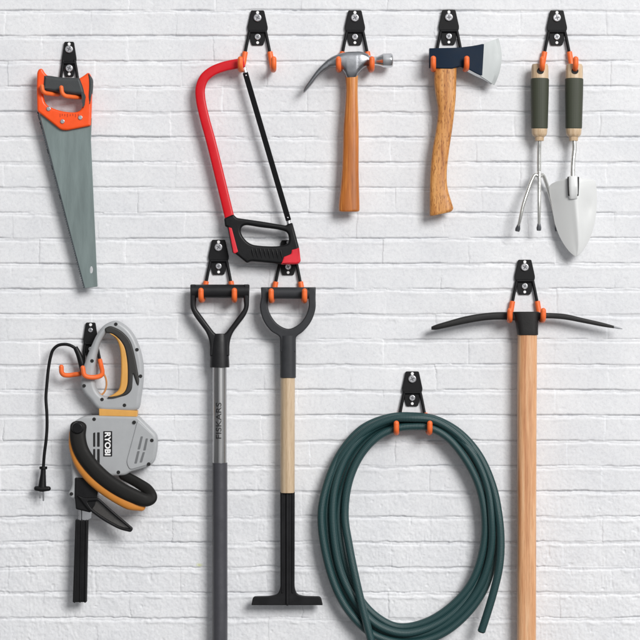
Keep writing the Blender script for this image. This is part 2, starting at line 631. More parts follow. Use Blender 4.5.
def build_wall():
    step = 0.62
    core = np.arange(-12, 652.01, step)
    side_l = np.arange(-330, -12, 2.2)
    side_r = np.arange(652.5, 970, 2.2)
    xs = np.concatenate([side_l, core, side_r])
    top = np.arange(-160, -12, 2.2)
    bot = np.arange(652.5, 800, 2.2)
    ys = np.concatenate([top, core, bot])
    X, Y = np.meshgrid(xs, ys)
    C = 25.3
    rough = np.clip((Y - 430) / 120, 0, 1)
    wy = Y + 0.55 * vnoise(X, Y, 60, 1) + (0.2 + 0.2 * rough) * vnoise(X, Y, 15, 2) + (0.26 + 0.3 * rough) * vnoise(X, Y, 4, 3)
    row = np.floor((wy - 10.5) / C)
    fy = (wy - 10.5) - row * C
    ri = (row + 40).astype(int)
    rng = np.random.default_rng(5)
    L = 86.0
    roff = np.where(np.arange(200) % 2 == 0, 0, L / 2) + rng.uniform(-9, 9, 200)
    wx = X + 1.0 * vnoise(X, Y, 15, 4) + 0.5 * vnoise(X, Y, 5, 5) + roff[ri] - 4
    bi = np.floor(wx / L)
    fx = wx - bi * L
    bk = (bi.astype(int) * 37 + ri * 101) % 997
    r1 = rng.uniform(-1, 1, 997)
    r2 = rng.uniform(-1, 1, 997)
    r3 = rng.uniform(-1, 1, 997)
    r4 = rng.uniform(0, 1, 997)
    H = 0.4 * r1[bk] + 0.6 * r2[bk] * (fy / C - 0.5) + 0.35 * r3[bk] * (fx / L - 0.5)
    # bed joints: crack under the upper brick, flat paint-filled bed, arris of the lower brick
    sm = lambda e0, e1, v: np.clip((v - e0) / (e1 - e0), 0, 1) ** 2 * (3 - 2 * np.clip((v - e0) / (e1 - e0), 0, 1))
    bedw = 3.0 + 0.9 * vnoise(X, Y, 40, 17) + 0.5 * vnoise(X, Y, 8, 18)
    lower = (1 - sm(bedw - 0.35, bedw + 0.55, fy)) * (0.3 + 0.7 * np.clip(fy / np.maximum(bedw, 0.5), 0, 1))
    upper = 0.3 * sm(C - 0.6, C - 0.05, fy)
    bed = np.maximum(lower, upper)
    amp = np.clip(1.4 + 0.7 * vnoise(X, Y, 44, 6) + 0.35 * vnoise(X, Y, 10, 7), 0.1, 2.0)
    H -= amp * bed
    fc = np.minimum(fy, C - fy)
    cr = 1.75 * np.clip(0.55 + 1.2 * vnoise(X, Y, 34, 19) + 0.5 * vnoise(X, Y, 9, 20), 0, 1.7) * (1 - 0.3 * rough)
    H -= cr * np.exp(-(fc / 0.8) ** 2)
    # swollen paint along the lower arris, blobby further down the wall
    bl = np.clip(0.35 + 0.9 * vnoise(X, Y, 9, 8) + 0.5 * vnoise(X, Y, 26, 21), 0, 1.4)
    H += (0.3 + 0.5 * rough) * bl * np.exp(-((fy - bedw - 1.8) / 1.5) ** 2)
    # perpends, mostly filled with paint
    dv = np.minimum(fx, L - fx)
    pa = np.clip(-0.42 + 0.9 * r4[bk] + 0.8 * vnoise(X, Y, 7, 9), 0, 1.1) * 0.5
    H -= pa * np.exp(-(dv / 1.1) ** 2) * (1 - bed)
    # paint texture: smooth high up, drier and more grainy lower down
    H += (0.13 + 0.08 * rough) * vnoise(X, Y, 17, 10) + (0.06 + 0.06 * rough) * vnoise(X, Y, 7, 11)
    H += (0.05 + 0.09 * rough) * vnoise(X, Y, 3.0, 12) + (0.035 + 0.06 * rough) * vnoise(X, Y, 1.5, 13)
    H += 0.16 * rough * vnoise(X * 1.9, Y * 0.75, 2.9, 23) * (0.5 + 0.8 * vnoise(X, Y, 19, 25))
    H += 0.2 * rough * np.clip(vnoise(X * 0.45, Y * 2.2, 6, 22) - 0.35, 0, 1)
    pit = vnoise(X, Y, 4.2, 15) * vnoise(X, Y, 11, 16)
    H -= np.clip(pit - 0.4, 0, 0.25) * (0.8 + 1.2 * rough)
    ny, nx = X.shape
    bx, by = 320.0, 800.0
    V = np.stack([(X - bx) * S, -H * S, (by - Y) * S], -1).reshape(-1, 3)
    idx = np.arange(ny * nx).reshape(ny, nx)
    F = np.stack([idx[:-1, :-1], idx[1:, :-1], idx[1:, 1:], idx[:-1, 1:]], -1).reshape(-1, 4)
    nv = len(V)
    # rear face and edges: the wall is half a brick thick
    th = 0.1
    rim = np.concatenate([idx[0, :], idx[1:, -1], idx[-1, -2::-1], idx[-2:0:-1, 0]])
    RV = V[rim].copy()
    RV[:, 1] = th
    V = np.vstack([V, RV])
    m = len(rim)
    a = np.arange(m)
    E = np.stack([rim, rim[(a + 1) % m], nv + (a + 1) % m, nv + a], -1)
    F = np.vstack([F, E])
    me = bpy.data.meshes.new('brick_wall')
    me.vertices.add(len(V))
    me.vertices.foreach_set('co', V.astype(np.float32).ravel())
    me.loops.add(F.size + m)
    me.loops.foreach_set('vertex_index', np.concatenate([F.ravel(), (nv + a)]).astype(np.int32))
    me.polygons.add(len(F) + 1)
    me.polygons.foreach_set('loop_start', np.concatenate([np.arange(len(F)) * 4, [F.size]]).astype(np.int32))
    me.update(calc_edges=True)
    me.validate()
    me.polygons.foreach_set('use_smooth', [True] * len(me.polygons))
    me.set_sharp_from_angle(angle=math.radians(75))
    m_, nt, b = new_mat('white painted brick')
    vec = mapped(nt, (1, 1, 1))
    n1 = node(nt, 'ShaderNodeTexNoise', Scale=6.0, Detail=8.0, Roughness=0.7)
    nt.links.new(vec, n1.inputs['Vector'])
    c1 = ramp(nt, n1.outputs['Fac'], [(0.3, (0.70, 0.71, 0.735, 1)), (0.62, (0.785, 0.79, 0.805, 1))])
    n2 = node(nt, 'ShaderNodeTexNoise', Scale=150.0, Detail=6.0, Roughness=0.75)
    nt.links.new(vec, n2.inputs['Vector'])
    c2 = ramp(nt, n2.outputs['Fac'], [(0.34, (0.85, 0.85, 0.865, 1)), (0.53, (1, 1, 1, 1))])
    mul = nt.nodes.new('ShaderNodeMixRGB')
    mul.blend_type = 'MULTIPLY'
    mul.inputs[0].default_value = 0.75
    nt.links.new(c1, mul.inputs[1])
    nt.links.new(c2, mul.inputs[2])
    # one small yellow paint smudge
    tc = nt.nodes.new('ShaderNodeTexCoord')
    mp = nt.nodes.new('ShaderNodeMapping')
    mp.vector_type = 'TEXTURE'
    mp.inputs['Location'].default_value = ((199.5 - bx) * S, 0, (by - 565) * S)
    mp.inputs['Scale'].default_value = (8.0 * S, 1, 4.2 * S)
    nt.links.new(tc.outputs['Object'], mp.inputs[0])
    ln = nt.nodes.new('ShaderNodeVectorMath')
    ln.operation = 'LENGTH'
    nt.links.new(mp.outputs[0], ln.inputs[0])
    ad = nt.nodes.new('ShaderNodeMath')
    ad.operation = 'ADD'
    nt.links.new(ln.outputs['Value'], ad.inputs[0])
    nt.links.new(n2.outputs['Fac'], ad.inputs[1])
    msk = ramp(nt, ad.outputs[0], [(0.62, (0.8, 0.8, 0.8, 1)), (1.2, (0, 0, 0, 1))])
    mx = nt.nodes.new('ShaderNodeMixRGB')
    nt.links.new(msk, mx.inputs[0])
    nt.links.new(mul.outputs[0], mx.inputs[1])
    mx.inputs[2].default_value = (0.62, 0.66, 0.28, 1)
    nt.links.new(mx.outputs[0], b.inputs['Base Color'])
    b.inputs['Roughness'].default_value = 0.62
    b.inputs['Specular IOR Level'].default_value = 0.35
    n3 = node(nt, 'ShaderNodeTexNoise', Scale=520.0, Detail=5.0, Roughness=0.7)
    nt.links.new(vec, n3.inputs['Vector'])
    bp = node(nt, 'ShaderNodeBump', Strength=0.42, Distance=0.0011)
    nt.links.new(n3.outputs['Fac'], bp.inputs['Height'])
    nt.links.new(bp.outputs[0], b.inputs['Normal'])
    me.materials.append(m_)
    ob = bpy.data.objects.new('brick_wall', me)
    ob.location = ((bx - 320) * S, 0, (320 - by) * S)
    ob['label'] = 'white painted brick wall carrying all the hanging tools'
    ob['category'] = 'wall'
    col.objects.link(ob)
build_wall()

# ------------------------------------------------------------------ hooks
HOOKS = 'black double hooks with orange tips'

def screw_geo(cx, cy, d, r):
    r *= 1.12
    head = tube_geo([(cx, cy, d), (cx, cy, d + 0.35)], [r, r], 24, 2, (None, 'soft'), True)
    return head

def slot_geo(cx, cy, d, r):
    g = []
    for a in (0.5, 0.5 + math.pi / 2):
        c, s = math.cos(a), math.sin(a)
        w, l = r * 0.13, r * 0.62
        q = [(cx + c * l - s * w, cy + s * l + c * w), (cx - c * l - s * w, cy - s * l + c * w),
             (cx - c * l + s * w, cy - s * l - c * w), (cx + c * l + s * w, cy + s * l - c * w)]
        g.append(plate_geo(q, [], d, d + 0.12, 0.02, 0))
        d += 0.03
    return merge(*g)

def mount(t, cx, ty, sx=1.0, big=(3.7, 2.9)):
    up = [(cx - 6.6 * sx, ty, 1.4), (cx + 6.6 * sx, ty, 1.4), (cx + 10.3 * sx, ty + 17, 3), (cx + 10 * sx, ty + 20, 2),
          (cx + 7.6 * sx, ty + 23, 1.5), (cx - 7.6 * sx, ty + 23, 1.5), (cx - 10 * sx, ty + 20, 2), (cx - 10.3 * sx, ty + 17, 3)]
    lo = [(cx - 7.4 * sx, ty + 19, 1), (cx + 7.4 * sx, ty + 19, 1), (cx + 7.6 * sx, ty + 29, 2), (cx + 5.6 * sx, ty + 35, 1.2),
          (cx - 5.6 * sx, ty + 35, 1.2), (cx - 7.6 * sx, ty + 29, 2)]
    g1 = plate_geo(rounded(up), [circle(cx, ty + 2.3, 1.55, 14)], 0.6, 3.4, 0.5)
    g2 = plate_geo(rounded(lo), [circle(cx, ty + 32.4, 1.5, 14)], 0.2, 2.2, 0.4)
    bar = tube_geo([(cx - 7.6 * sx, ty + 21.2, 2.9), (cx + 7.6 * sx, ty + 21.2, 2.9)], 1.5, 12)
    p = t.part('mount_plate', merge(g1, g2, bar), 'black')
    for y, d, r in ((ty + 7.6, 3.4, big[0]), (ty + 26.6, 2.2, big[1])):
        s = t.part('screw', screw_geo(cx, y, d, r), 'zinc', p)
        # cross recess drawn on the screw head as darker, shaded bars
        g = slot_geo(cx, y, d + 0.3 + r * 1.12 * 0.35, r)
        s.data.materials.append(M['slot'])
        bm = bmesh.new()
        bm.from_mesh(s.data)
        ox, oy, od = t.o
        vs = [bm.verts.new(((a - ox) * t.k, -(c - od) * t.k, (oy - b_) * t.k)) for a, b_, c in g[0]]
        for f in g[1]:
            try:
                nf = bm.faces.new([vs[i] for i in f])
                nf.material_index = 1
            except ValueError:
                pass
        bm.to_mesh(s.data)
        bm.free()
    for y, d, r in ((ty + 2.3, 2.9, 1.6), (ty + 32.4, 1.7, 1.5)):
        t.part('rivet_or_hole_fill', tube_geo([(cx, y, d - 1), (cx, y, d + 0.4)], r, 14, 2, (None, 'soft'), True), 'white', p)  # white plugs added in the plate holes, in place of bright wall behind
    return p

def prong(t, rod, tip, r=1.55, rt=2.75):
    a = t.part('prong', tube_geo(spline(rod, 8), r, 14, 2, ('round', 'round'), True), 'black')
    t.part('rubber_tip', tube_geo(spline(tip, 9), rt, 18, 2, ('flat', 'round'), True), 'tip', a)

def make_hook(label, cx, ty):
    t = Thing('wall_hook', label, 'wall hook', cx, ty + 20, 10, HOOKS)
    mount(t, cx, ty)
    for s in (-1, 1):
        rod = [(cx + s * 8, ty + 21, 2.6), (cx + s * 9.5, ty + 28, 3.0), (cx + s * 11.5, ty + 38, 3.4), (cx + s * 13, ty + 46, 3.8)]
        tip = [(cx + s * 12.4, ty + 42, 3.6), (cx + s * 13.6, ty + 49, 4.0), (cx + s * 14.8, ty + 56, 5.0),
               (cx + s * 15.8, ty + 60, 9.5), (cx + s * 16.2, ty + 60.8, 16), (cx + s * 16.5, ty + 60.3, 23),
               (cx + s * 16.6, ty + 57.5, 26.6), (cx + s * 16.6, ty + 51.2, 27.4)]
        prong(t, rod, tip)
    return t

hook0 = make_hook('black hook with orange tips holding up the red hacksaw', 257.4, 9.5)
def hook_copy(label, cx, ty):
    c = copy_tree(hook0.root)
    k = hook0.k
    c.location = ((cx - 320) * k, -10 * S, (320 - (ty + 20)) * k)
    c['label'] = label
    for pl in c.children:
        for sc in pl.children:
            if sc.name.startswith('screw'):      # every screw stopped at its own angle
                bb = [Vector(v) for v in sc.bound_box]
                m = sum(bb, Vector()) / 8
                sc.matrix_local = Matrix.Translation(m) @ Matrix.Rotation(random.uniform(0, 1.57), 4, 'Y') @ Matrix.Translation(-m)
hook_copy('black hook with orange tips cradling the claw hammer head', 355, 9.5)
hook_copy('black hook with orange tips cradling the navy axe head', 449.2, 9)
hook_copy('black hook with orange tips through the two garden hand tool handles', 557.5, 9.5)
hook_copy('black hook with orange tips holding the wide black spade handle', 218.3, 239.5)
hook_copy('black hook partly hidden by hacksaw handle, holding the wooden edger', 288, 240)
hook_copy('black hook with orange tips holding the pickaxe head', 525.3, 259.5)
hook_copy('black hook with orange tips carrying the coiled green hose', 412.5, 371.5)

# hook of the hand saw, its prongs turned to the left
t = Thing('wall_hook', 'narrow black hook turned aside, its orange prongs under the saw grip', 'wall hook', 68.5, 60, 10, HOOKS)
mount(t, 68.5, 41, 0.72, (3.6, 3.5))
prong(t, [(74, 60, 2.6), (75.5, 68, 3), (77.5, 80, 3.6), (79.5, 88, 4)],
      [(78.5, 84, 4), (80.5, 91, 4.6), (82, 96.5, 6.5), (79, 97.6, 13), (71, 97.6, 22), (66.5, 97, 26), (64, 94.5, 27.4), (63, 89, 27.8)], 1.5, 2.1)
prong(t, [(62.5, 60, 2.6), (61.5, 68, 3), (60, 80, 3.6), (59, 88, 4)],
      [(59.5, 84, 4), (58.5, 89, 4.6), (58.5, 93.6, 7), (56, 94.6, 13), (50, 94.5, 20), (46.5, 94, 24), (44.4, 92, 25.4), (43.6, 87.5, 25.8)], 1.5, 2.1)

# hook of the hedge trimmer, turned the same way
t = Thing('wall_hook', 'black hook seen aslant behind the grey trimmer handle loop', 'wall hook', 90, 345, 10, HOOKS)
mount(t, 90, 322.5, 0.72, (2.2, 2.2))
prong(t, [(95.5, 343, 2.6), (97.3, 350, 3), (98.8, 357, 4), (100, 362, 6)],
      [(99.4, 360, 5), (101, 366, 8), (102.6, 372, 14), (101.8, 375.2, 20), (97, 376.8, 25.5), (90, 376.6, 29), (86.2, 374.6, 30.6), (84.6, 367.5, 31)], 1.5, 2.4)
prong(t, [(84.5, 343, 2.6), (83.5, 352, 3), (83, 362, 3.6), (82.5, 368, 4)],
      [(82.6, 365, 3.8), (82.2, 369.5, 4.4), (80.5, 373.2, 6.5), (74, 374.6, 12), (68, 375.2, 16), (64.5, 374.6, 18), (62.6, 372.4, 19), (62.2, 366.8, 19.3)], 1.5, 2.4)

# ------------------------------------------------------------------ hand saw
t = Thing('hand_saw', 'hand saw with orange and charcoal handle and tapering grey blade', 'saw', 66, 100, 15)
blade = t.part('blade', plate_geo(rounded([(38.8, 110), (92, 118), (91, 140), (97.6, 286.6), (84.8, 288.2)], 0.5),
               [circle(91.4, 269.8, 1.5, 14, 3.6)], 14.4, 15.5, 0.2, 1), 'saw_steel')
a, b_ = np.array([37.6, 111.5]), np.array([84.3, 288.2])
nt_ = 78
edge = []
perp = np.array([-(b_ - a)[1], (b_ - a)[0]])
perp = perp / np.linalg.norm(perp)
if perp[0] > 0:
    perp = -perp
for i in range(nt_):
    p = a + (b_ - a) * i / nt_
    q = a + (b_ - a) * (i + 0.75) / nt_
    edge.append(p)
    edge.append(q + perp * 1.0)
edge.append(b_)
edge += [b_ - perp * 0.9, a - perp * 0.9]
t.part('toothed_edge', plate_geo(np.array(edge), [], 14.6, 15.9, 0.05, 0), 'tooth', blade)
hole = spline([(44, 92.5), (44, 98), (46, 103.8), (53.4, 108.6), (66, 112), (78, 112), (82, 108.5), (83, 100), (82.4, 95), (72, 94.5), (56, 92)], 4, True)
outer = rounded([(37.4, 73, 2), (39, 69.4, 3), (42.4, 68.6, 2.5), (45, 73.5, 3), (50, 77.5, 3), (62, 79, 3), (78, 79.8, 4), (84, 76, 4), (89.2, 72, 3),
                 (92.6, 79, 6), (91.9, 104, 6), (91.4, 118, 3), (91, 126, 1.6), (67, 130.8, 3), (61, 130.2, 3), (47, 119, 4), (37.6, 111.6, 2), (37, 90, 6)], 2, 5)
hd = t.part('handle', plate_geo(outer, [hole], 10, 20, 2.2, 4), 'saw_orange')
grip = rounded([(44.6, 75.8), (50, 76, 3), (61, 77.8, 6), (80.2, 78.2, 2), (84.8, 89.8, 6), (85.8, 100.6, 4), (84.2, 108.6, 1), (82.6, 107, 1), (83.2, 98, 3),
                (82.4, 95.4, 2), (70, 94.4, 4), (58, 92.4, 4), (43.4, 91, 1.5), (43.6, 84, 3)], 1.5, 5)
t.part('rubber_grip', plate_geo(grip, [], 8.6, 21.6, 3.2, 5), 'charcoal', hd)
t.part('rubber_grip', plate_geo(rounded([(88.8, 73.4, 1), (93, 79, 3), (92.8, 90, 4), (90.4, 105, 1), (88.8, 98, 4), (89.6, 85, 4)], 1, 4), [], 9.4, 20.8, 1.2, 3), 'charcoal', hd)
for x, y in ((49.2, 109.2), (63, 121.8), (80.8, 118)):
    t.part('rivet_or_hole_fill', tube_geo([(x, y, 19), (x, y, 20.4)], 2.3, 18, 2, (None, 'soft'), True), 'zinc', hd)
mk = []
for i, x in enumerate((60.2, 62.4, 65, 67.6, 70.4, 73, 75.6, 78.4)):
    yy = 114.2 + 0.2 * math.sin(x)
    h = 3.4 if i % 3 == 0 else 2.2
    mk.append(plate_geo([(x, yy), (x + 0.7, yy), (x + 0.7, yy + h), (x, yy + h)], [], 19.7, 20.15, 0.02, 0))
t.part('moulded_scale', merge(*mk), 'saw_mark', hd)

# ------------------------------------------------------------------ hacksaw
t = Thing('hacksaw', 'hacksaw with red bow frame, thin black blade and black handle', 'hacksaw', 250, 160, 15)
fr = t.part('frame', tube_geo(spline([(244, 62.6), (234, 64.4), (224, 66.6), (212.5, 71.2), (204.4, 78), (200.4, 88), (200.6, 99), (204.6, 118), (210.6, 140), (220, 178), (229.4, 217), (231, 224)], 8),
            [(4.9, 3.4)] * 2, 20, 4.2, ('flat', 'flat')), 'red')
ht = [(224, 218.6, 1.5), (233.4, 214.4, 1.5), (237, 218, 1.5), (262, 221.6, 4), (286, 225.6, 2), (288, 223.8, 1), (292.4, 222.8, 1), (295, 232, 6), (299.6, 249.5, 4), (300.6, 261.6, 2.5),
      (297.6, 264, 2), (281, 264.2, 3), (264, 262.4, 6), (251, 261.4, 2), (247, 263.2, 1.5), (235.6, 254, 3), (232.6, 253, 2), (227.4, 227.4, 2), (225, 226.4, 1)]
hh = spline([(241.6, 227.6), (244.7, 225.4), (259.5, 227.2), (281.8, 230.4), (287, 232.8), (288.8, 239), (287.8, 243.4), (280, 246), (259.5, 245.8), (251.4, 244.2), (246.6, 241), (242.2, 235.4), (240.8, 231)], 5, True)
hd = t.part('handle', plate_geo(rounded(ht, 2, 5), [hh], 9.5, 20.5, 2.4, 5), 'blackplastic')
t.part('grip_insert', plate_geo(rounded([(228.6, 227.4), (232, 228), (238.4, 252), (235, 253.8), (233.4, 253)], 0.8), [], 10.6, 20.9, 0.9, 3), 'redplastic', hd, label='red strip along the rear of the handle')
t.part('grip_insert', plate_geo(rounded([(291.4, 249.6), (299.2, 247.6), (300.9, 261.6, 2.4), (297.8, 264.3, 2), (281, 264.5), (283.4, 256.4), (290.4, 253.4)], 1), [], 9.2, 20.9, 2.4, 5), 'redplastic', hd, label='red toe of the handle')
rb = []
for i in range(8):
    x = 251.5 + i * 4.1
    y = 246.8 + 0.25 * i
    rb.append(tube_geo([(x, y, 19.4), (x + 1.2, y + 5, 20.6), (x + 2.6, y + 12.5, 19.6)], [0.75, 1.0, 0.75], 10))
t.part('ribs', merge(*rb), 'blackplastic', hd)
a, b_ = np.array([245.2, 72.6]), np.array([288.6, 220.6])
u = (b_ - a) / np.linalg.norm(b_ - a)
w = np.array([u[1], -u[0]]) * 2.75
bl = [a + w, b_ + w, b_ - w, a - w]
bld = t.part('blade', plate_geo(rounded([tuple(p) for p in bl], 0.9), [circle(*(a + u * 3), 0.9, 12), circle(*(b_ - u * 3), 0.9, 12)], 14.3, 15.7, 0.15, 1), 'bladeblack')
for p, q in ((a + u * 3, np.array([243.6, 66])), (b_ - u * 3, np.array([289.4, 226]))):
    t.part('blade_pin', merge(tube_geo([(p[0], p[1], 13.4), (p[0], p[1], 16.6)], 1.0, 12, 2, ('flat', 'round'), True),
           tube_geo([(p[0], p[1], 13.2), (q[0], q[1], 13.2)], (2.1, 2.1), 12, 3)), 'zinc')

# ------------------------------------------------------------------ claw hammer
def slices(rows, seg=28, ex=2.6):
    """loft of upright slices; row = (x, top y, bottom y, half depth, centre depth, exponent)"""
    R = []
    for r in rows:
        x, y0, y1, hd_, cd = r[:5]
        e = r[5] if len(r) > 5 else ex
        R.append([(x, (y0 + y1) / 2 + v, cd + u) for u, v in sect(hd_, (y1 - y0) / 2, seg, e)])
    return R

def dense(rows, n=5):
    rows = [r if len(r) > 5 else tuple(r) + (2.6,) for r in rows]
    return [tuple(v) for v in spline(rows, n)]

t = Thing('claw_hammer', 'claw hammer with polished steel head and varnished brown wood handle', 'hammer', 350, 130, 15)
h = t.part('head', rings_geo(slices(dense([(368.5, 54.4, 66.2, 5.6, 15, 2.2), (365, 52.8, 67.6, 6.3, 15, 2.6), (361.5, 51.8, 70.4, 6.8, 15, 3), (358, 51.6, 74.6, 7, 15, 3.2), (355.4, 51.7, 78.8, 7.2, 15, 3.4),
        (347.6, 52.0, 79.2, 7.2, 15, 3.4), (345, 52.4, 74.4, 7.1, 15, 3.2), (341.4, 53.2, 70, 7, 15, 3), (336, 55, 67.6, 6.9, 15, 2.8), (331, 57.4, 67.8, 6.8, 15, 2.8), (327, 60.2, 69.4, 6.8, 15, 2.8)], 4)), True), 'forged')
claws = []
for s in (-1, 1):
    claws.append(rings_geo(slices(dense([(328, 59.4, 69, 3.5, 15 + s * 3.4), (324, 63.2, 71.4, 3.2, 15 + s * 3.6), (320, 67, 74.6, 2.9, 15 + s * 3.8), (316, 71.6, 78.8, 2.6, 15 + s * 3.9),
        (312, 77, 84, 2.3, 15 + s * 3.9), (308, 82.8, 88.6, 2, 15 + s * 3.8), (305.4, 86.6, 91.4, 1.7, 15 + s * 3.7), (303.6, 90.2, 93, 1.3, 15 + s * 3.6)], 4), 18, 2.8)))
t.part('claw', merge(*claws), 'forged', h)
t.part('striking_face', rings_geo(slices([(366, 55, 66, 5, 15, 2), (370, 55.6, 65.8, 4.9, 15, 2), (374, 56.6, 65.2, 4.3, 15, 2), (377, 56.4, 65.4, 4.4, 15, 2), (380.4, 55, 66.2, 5.4, 15, 2), (382.6, 53.8, 67.2, 6.5, 15, 2), (383.2, 53.4, 67.5, 6.9, 15, 2),
        (391, 53.2, 67.7, 7.1, 15, 2), (392.4, 54.2, 66.8, 6.2, 15, 2), (393, 55.4, 65.6, 5, 15, 2)], 32)), 'polished', h)
hp = spline([(351.5, 76, 345.0, 358.2), (351.6, 90, 345.6, 357.8), (351.2, 108, 344.6, 358.2), (350.8, 128, 343, 358.8), (350.6, 150, 342.6, 358.8), (350.2, 172, 341.6, 358.8), (349.6, 190, 340.2, 359.2), (349.1, 205, 338.6, 359.6), (349, 210, 338.6, 359.6)], 5)
t.part('handle', tube_geo([((r[2] + r[3]) / 2, r[1], 15) for r in hp], [((r[3] - r[2]) / 2, 5.6) for r in hp], 28, 2.5, ('flat', 'soft')), 'wood_hammer')

# ------------------------------------------------------------------ axe
t = Thing('axe', 'small axe with navy head, bright cutting bit and curved ash handle', 'axe', 448, 120, 15)
# head: wedge that thins from poll to cutting edge
top = np.array([(429.2, 48.8), (440, 48.6), (452, 48.4), (460.2, 47.9), (471.5, 46.4), (478, 45.2), (483.9, 43.8)])
botm = np.array([(429.2, 67.8), (440, 69), (452, 69.2), (458.8, 67), (468.5, 69.8), (476, 73.8), (482, 76.6)])
hdp = [6.6, 7.2, 7.2, 6.2, 4.8, 4.0, 3.3]
rows = []
for i in range(len(top)):
    rows.append((top[i], botm[i], hdp[i]))
def quad_ring(p, q, h_, r=0.9):
    """rounded oblong ring between an upper and a lower edge point"""
    R = []
    n = 5
    pts = [(p, -h_), (p, h_), (q, h_), (q, -h_)]
    ax = (q - p)
    Ln = np.linalg.norm(ax)
    e = ax / Ln
    rr = min(r, h_ * 0.8)
    corners = [(0, -1), (0, 1), (1, 1), (1, -1)]
    for ci, (s, sg) in enumerate(corners):
        for k in range(n):
            a = math.pi / 2 * k / (n - 1)
            if ci == 0: du, dv = rr - rr * math.sin(a), -h_ + rr - rr * math.cos(a)
            if ci == 1: du, dv = rr - rr * math.cos(a), h_ - rr + rr * math.sin(a)
            if ci == 2: du, dv = Ln - rr + rr * math.sin(a), h_ - rr + rr * math.cos(a)
            if ci == 3: du, dv = Ln - rr + rr * math.cos(a), -h_ + rr - rr * math.sin(a)
            pt = p + e * du
            R.append((pt[0], pt[1], 15 + dv))
    return R
R = [quad_ring(np.array(a), np.array(b), c) for a, b, c in rows]
h = t.part('head', rings_geo(R), 'navy')
# ground bit, with a finer bevel at the edge
e0t, e0b = np.array((483.7, 43.9)), np.array((481.8, 76.5))
arc_mid = [(484, 43.4, 482, 77.2, 3.25), (490, 41.4, 486.4, 80.2, 2.4), (495.4, 39.4, 490.6, 83.2, 1.6)]
def bit_ring(tp, bt, bulge, h_):
    n = 14
    R = []
    f, bk = [], []
    for k in range(n):
        s = k / (n - 1)
        x = tp[0] * (1 - s) + bt[0] * s + bulge * 4 * s * (1 - s)
        y = tp[1] * (1 - s) + bt[1] * s
        f.append((x, y, 15 + h_))
        bk.append((x, y, 15 - h_))
    return f + bk[::-1]
R = [bit_ring((482.6, 44.3), (480.8, 76.4), 0, 3.32), bit_ring((484.2, 43.6), (482.2, 77.4), 0.0, 3.25), bit_ring((491, 41), (487.2, 80.6), 2.2, 2.3), bit_ring((495.8, 39.2), (491.4, 83.4), 3.6, 1.5), bit_ring((498.4, 38.2), (494.2, 85.4), 5.2, 0.25)]
t.part('cutting_bit', rings_geo(R), 'bit', h, sharp=9)
# raw bevel under the beard
R = [quad_ring(np.array(a), np.array(b), c, 0.3) for a, b, c in [((459.4, 66.6), (459, 67.4), 4.6), ((468, 69.2), (467, 72.2), 4.0), ((476, 73.4), (474.8, 76.2), 3.2), ((484, 76.8), (482.6, 79.6), 2.4), ((492.6, 82.8), (491.4, 84.6), 0.8)]]
t.part('beard', rings_geo(R), 'bitshade', h, label='bare steel lower edge of the head')
lx = spline([(434.6, 66), (434.2, 84), (436.0, 98), (437.8, 110), (436.2, 128), (432.4, 150), (430.4, 171), (429.7, 191), (429.6, 213)], 5)
rx = spline([(456.6, 66), (456.2, 84), (455.7, 98), (454.6, 110), (452.4, 128), (449.2, 150), (446.9, 171), (447.6, 188), (453.4, 208)], 5)
R = []
for i, (p, q) in enumerate(zip(lx, rx)):
    R.append([((p[0] + q[0]) / 2 + u, (p[1] + q[1]) / 2 + (q[1] - p[1]) / max(q[0] - p[0], 1) * u, 15 + v) for u, v in sect((q[0] - p[0]) / 2, 5.8 + 0.6 * math.sin(i / 6), 28, 3.0)])
def shrink(ring, f, dx, dy):
    c = np.mean(ring, 0)
    return (np.array(ring) - c) * f + c + np.array([dx, dy, 0])
last = R[-1]
R += [shrink(last, 0.985, -0.2, 1.4), shrink(last, 0.93, -0.6, 2.8), shrink(last, 0.82, -0.9, 3.6)]
t.part('handle', rings_geo(R), 'wood_axe')

# ------------------------------------------------------------------ hand cultivator and trowel
def hand_grip(t, x0, x1, y0, lean=0.0):
    """turned wooden handle with an olive sleeve; the axis runs from x0 at the top to x1 at the ferrule"""
    def ax(y):
        return x0 + (x1 - x0) * (y - 64) / 75
    d = 15
    def seg(rows):
        return [(ax(y), y, d) for y, r in rows], [r for y, r in rows]
    p, r = seg([(64.6, 7.6), (66, 8.3), (70, 8.6), (80, 8.7), (100, 8.3), (128, 7.9), (130, 7.9), (134, 7.5), (136, 6.4), (137.2, 4.8)])
    hd = t.part('handle', tube_geo(p, [(a, a * 0.9) for a in r], 28, 2.3, ('flat', 'flat')), 'wood_pale')
    p, r = seg([(78.8, 8.7), (79.6, 9.15), (95, 9.0), (112, 8.6), (127.6, 8.3), (128.6, 7.9)])
    t.part('rubber_sleeve', tube_geo(p, [(a, a * 0.92) for a in r], 40, 2.3, ('flat', 'flat')), 'dimpled', hd)
    p, r = seg([(136.4, 4.7), (140.6, 4.4)])
    t.part('ferrule', tube_geo(p, r, 20, 2, ('flat', 'flat')), 'wood_pale', hd)
    hx = ax(71)
    t.part('hole_shade_disc', plate_geo(circle(hx, 71.6, 3.5, 20, 3.3), [], 22.2, 22.95, 0.1, 1), 'hole', hd)  # flat dark disc paints the shaded hole, nothing is cut through

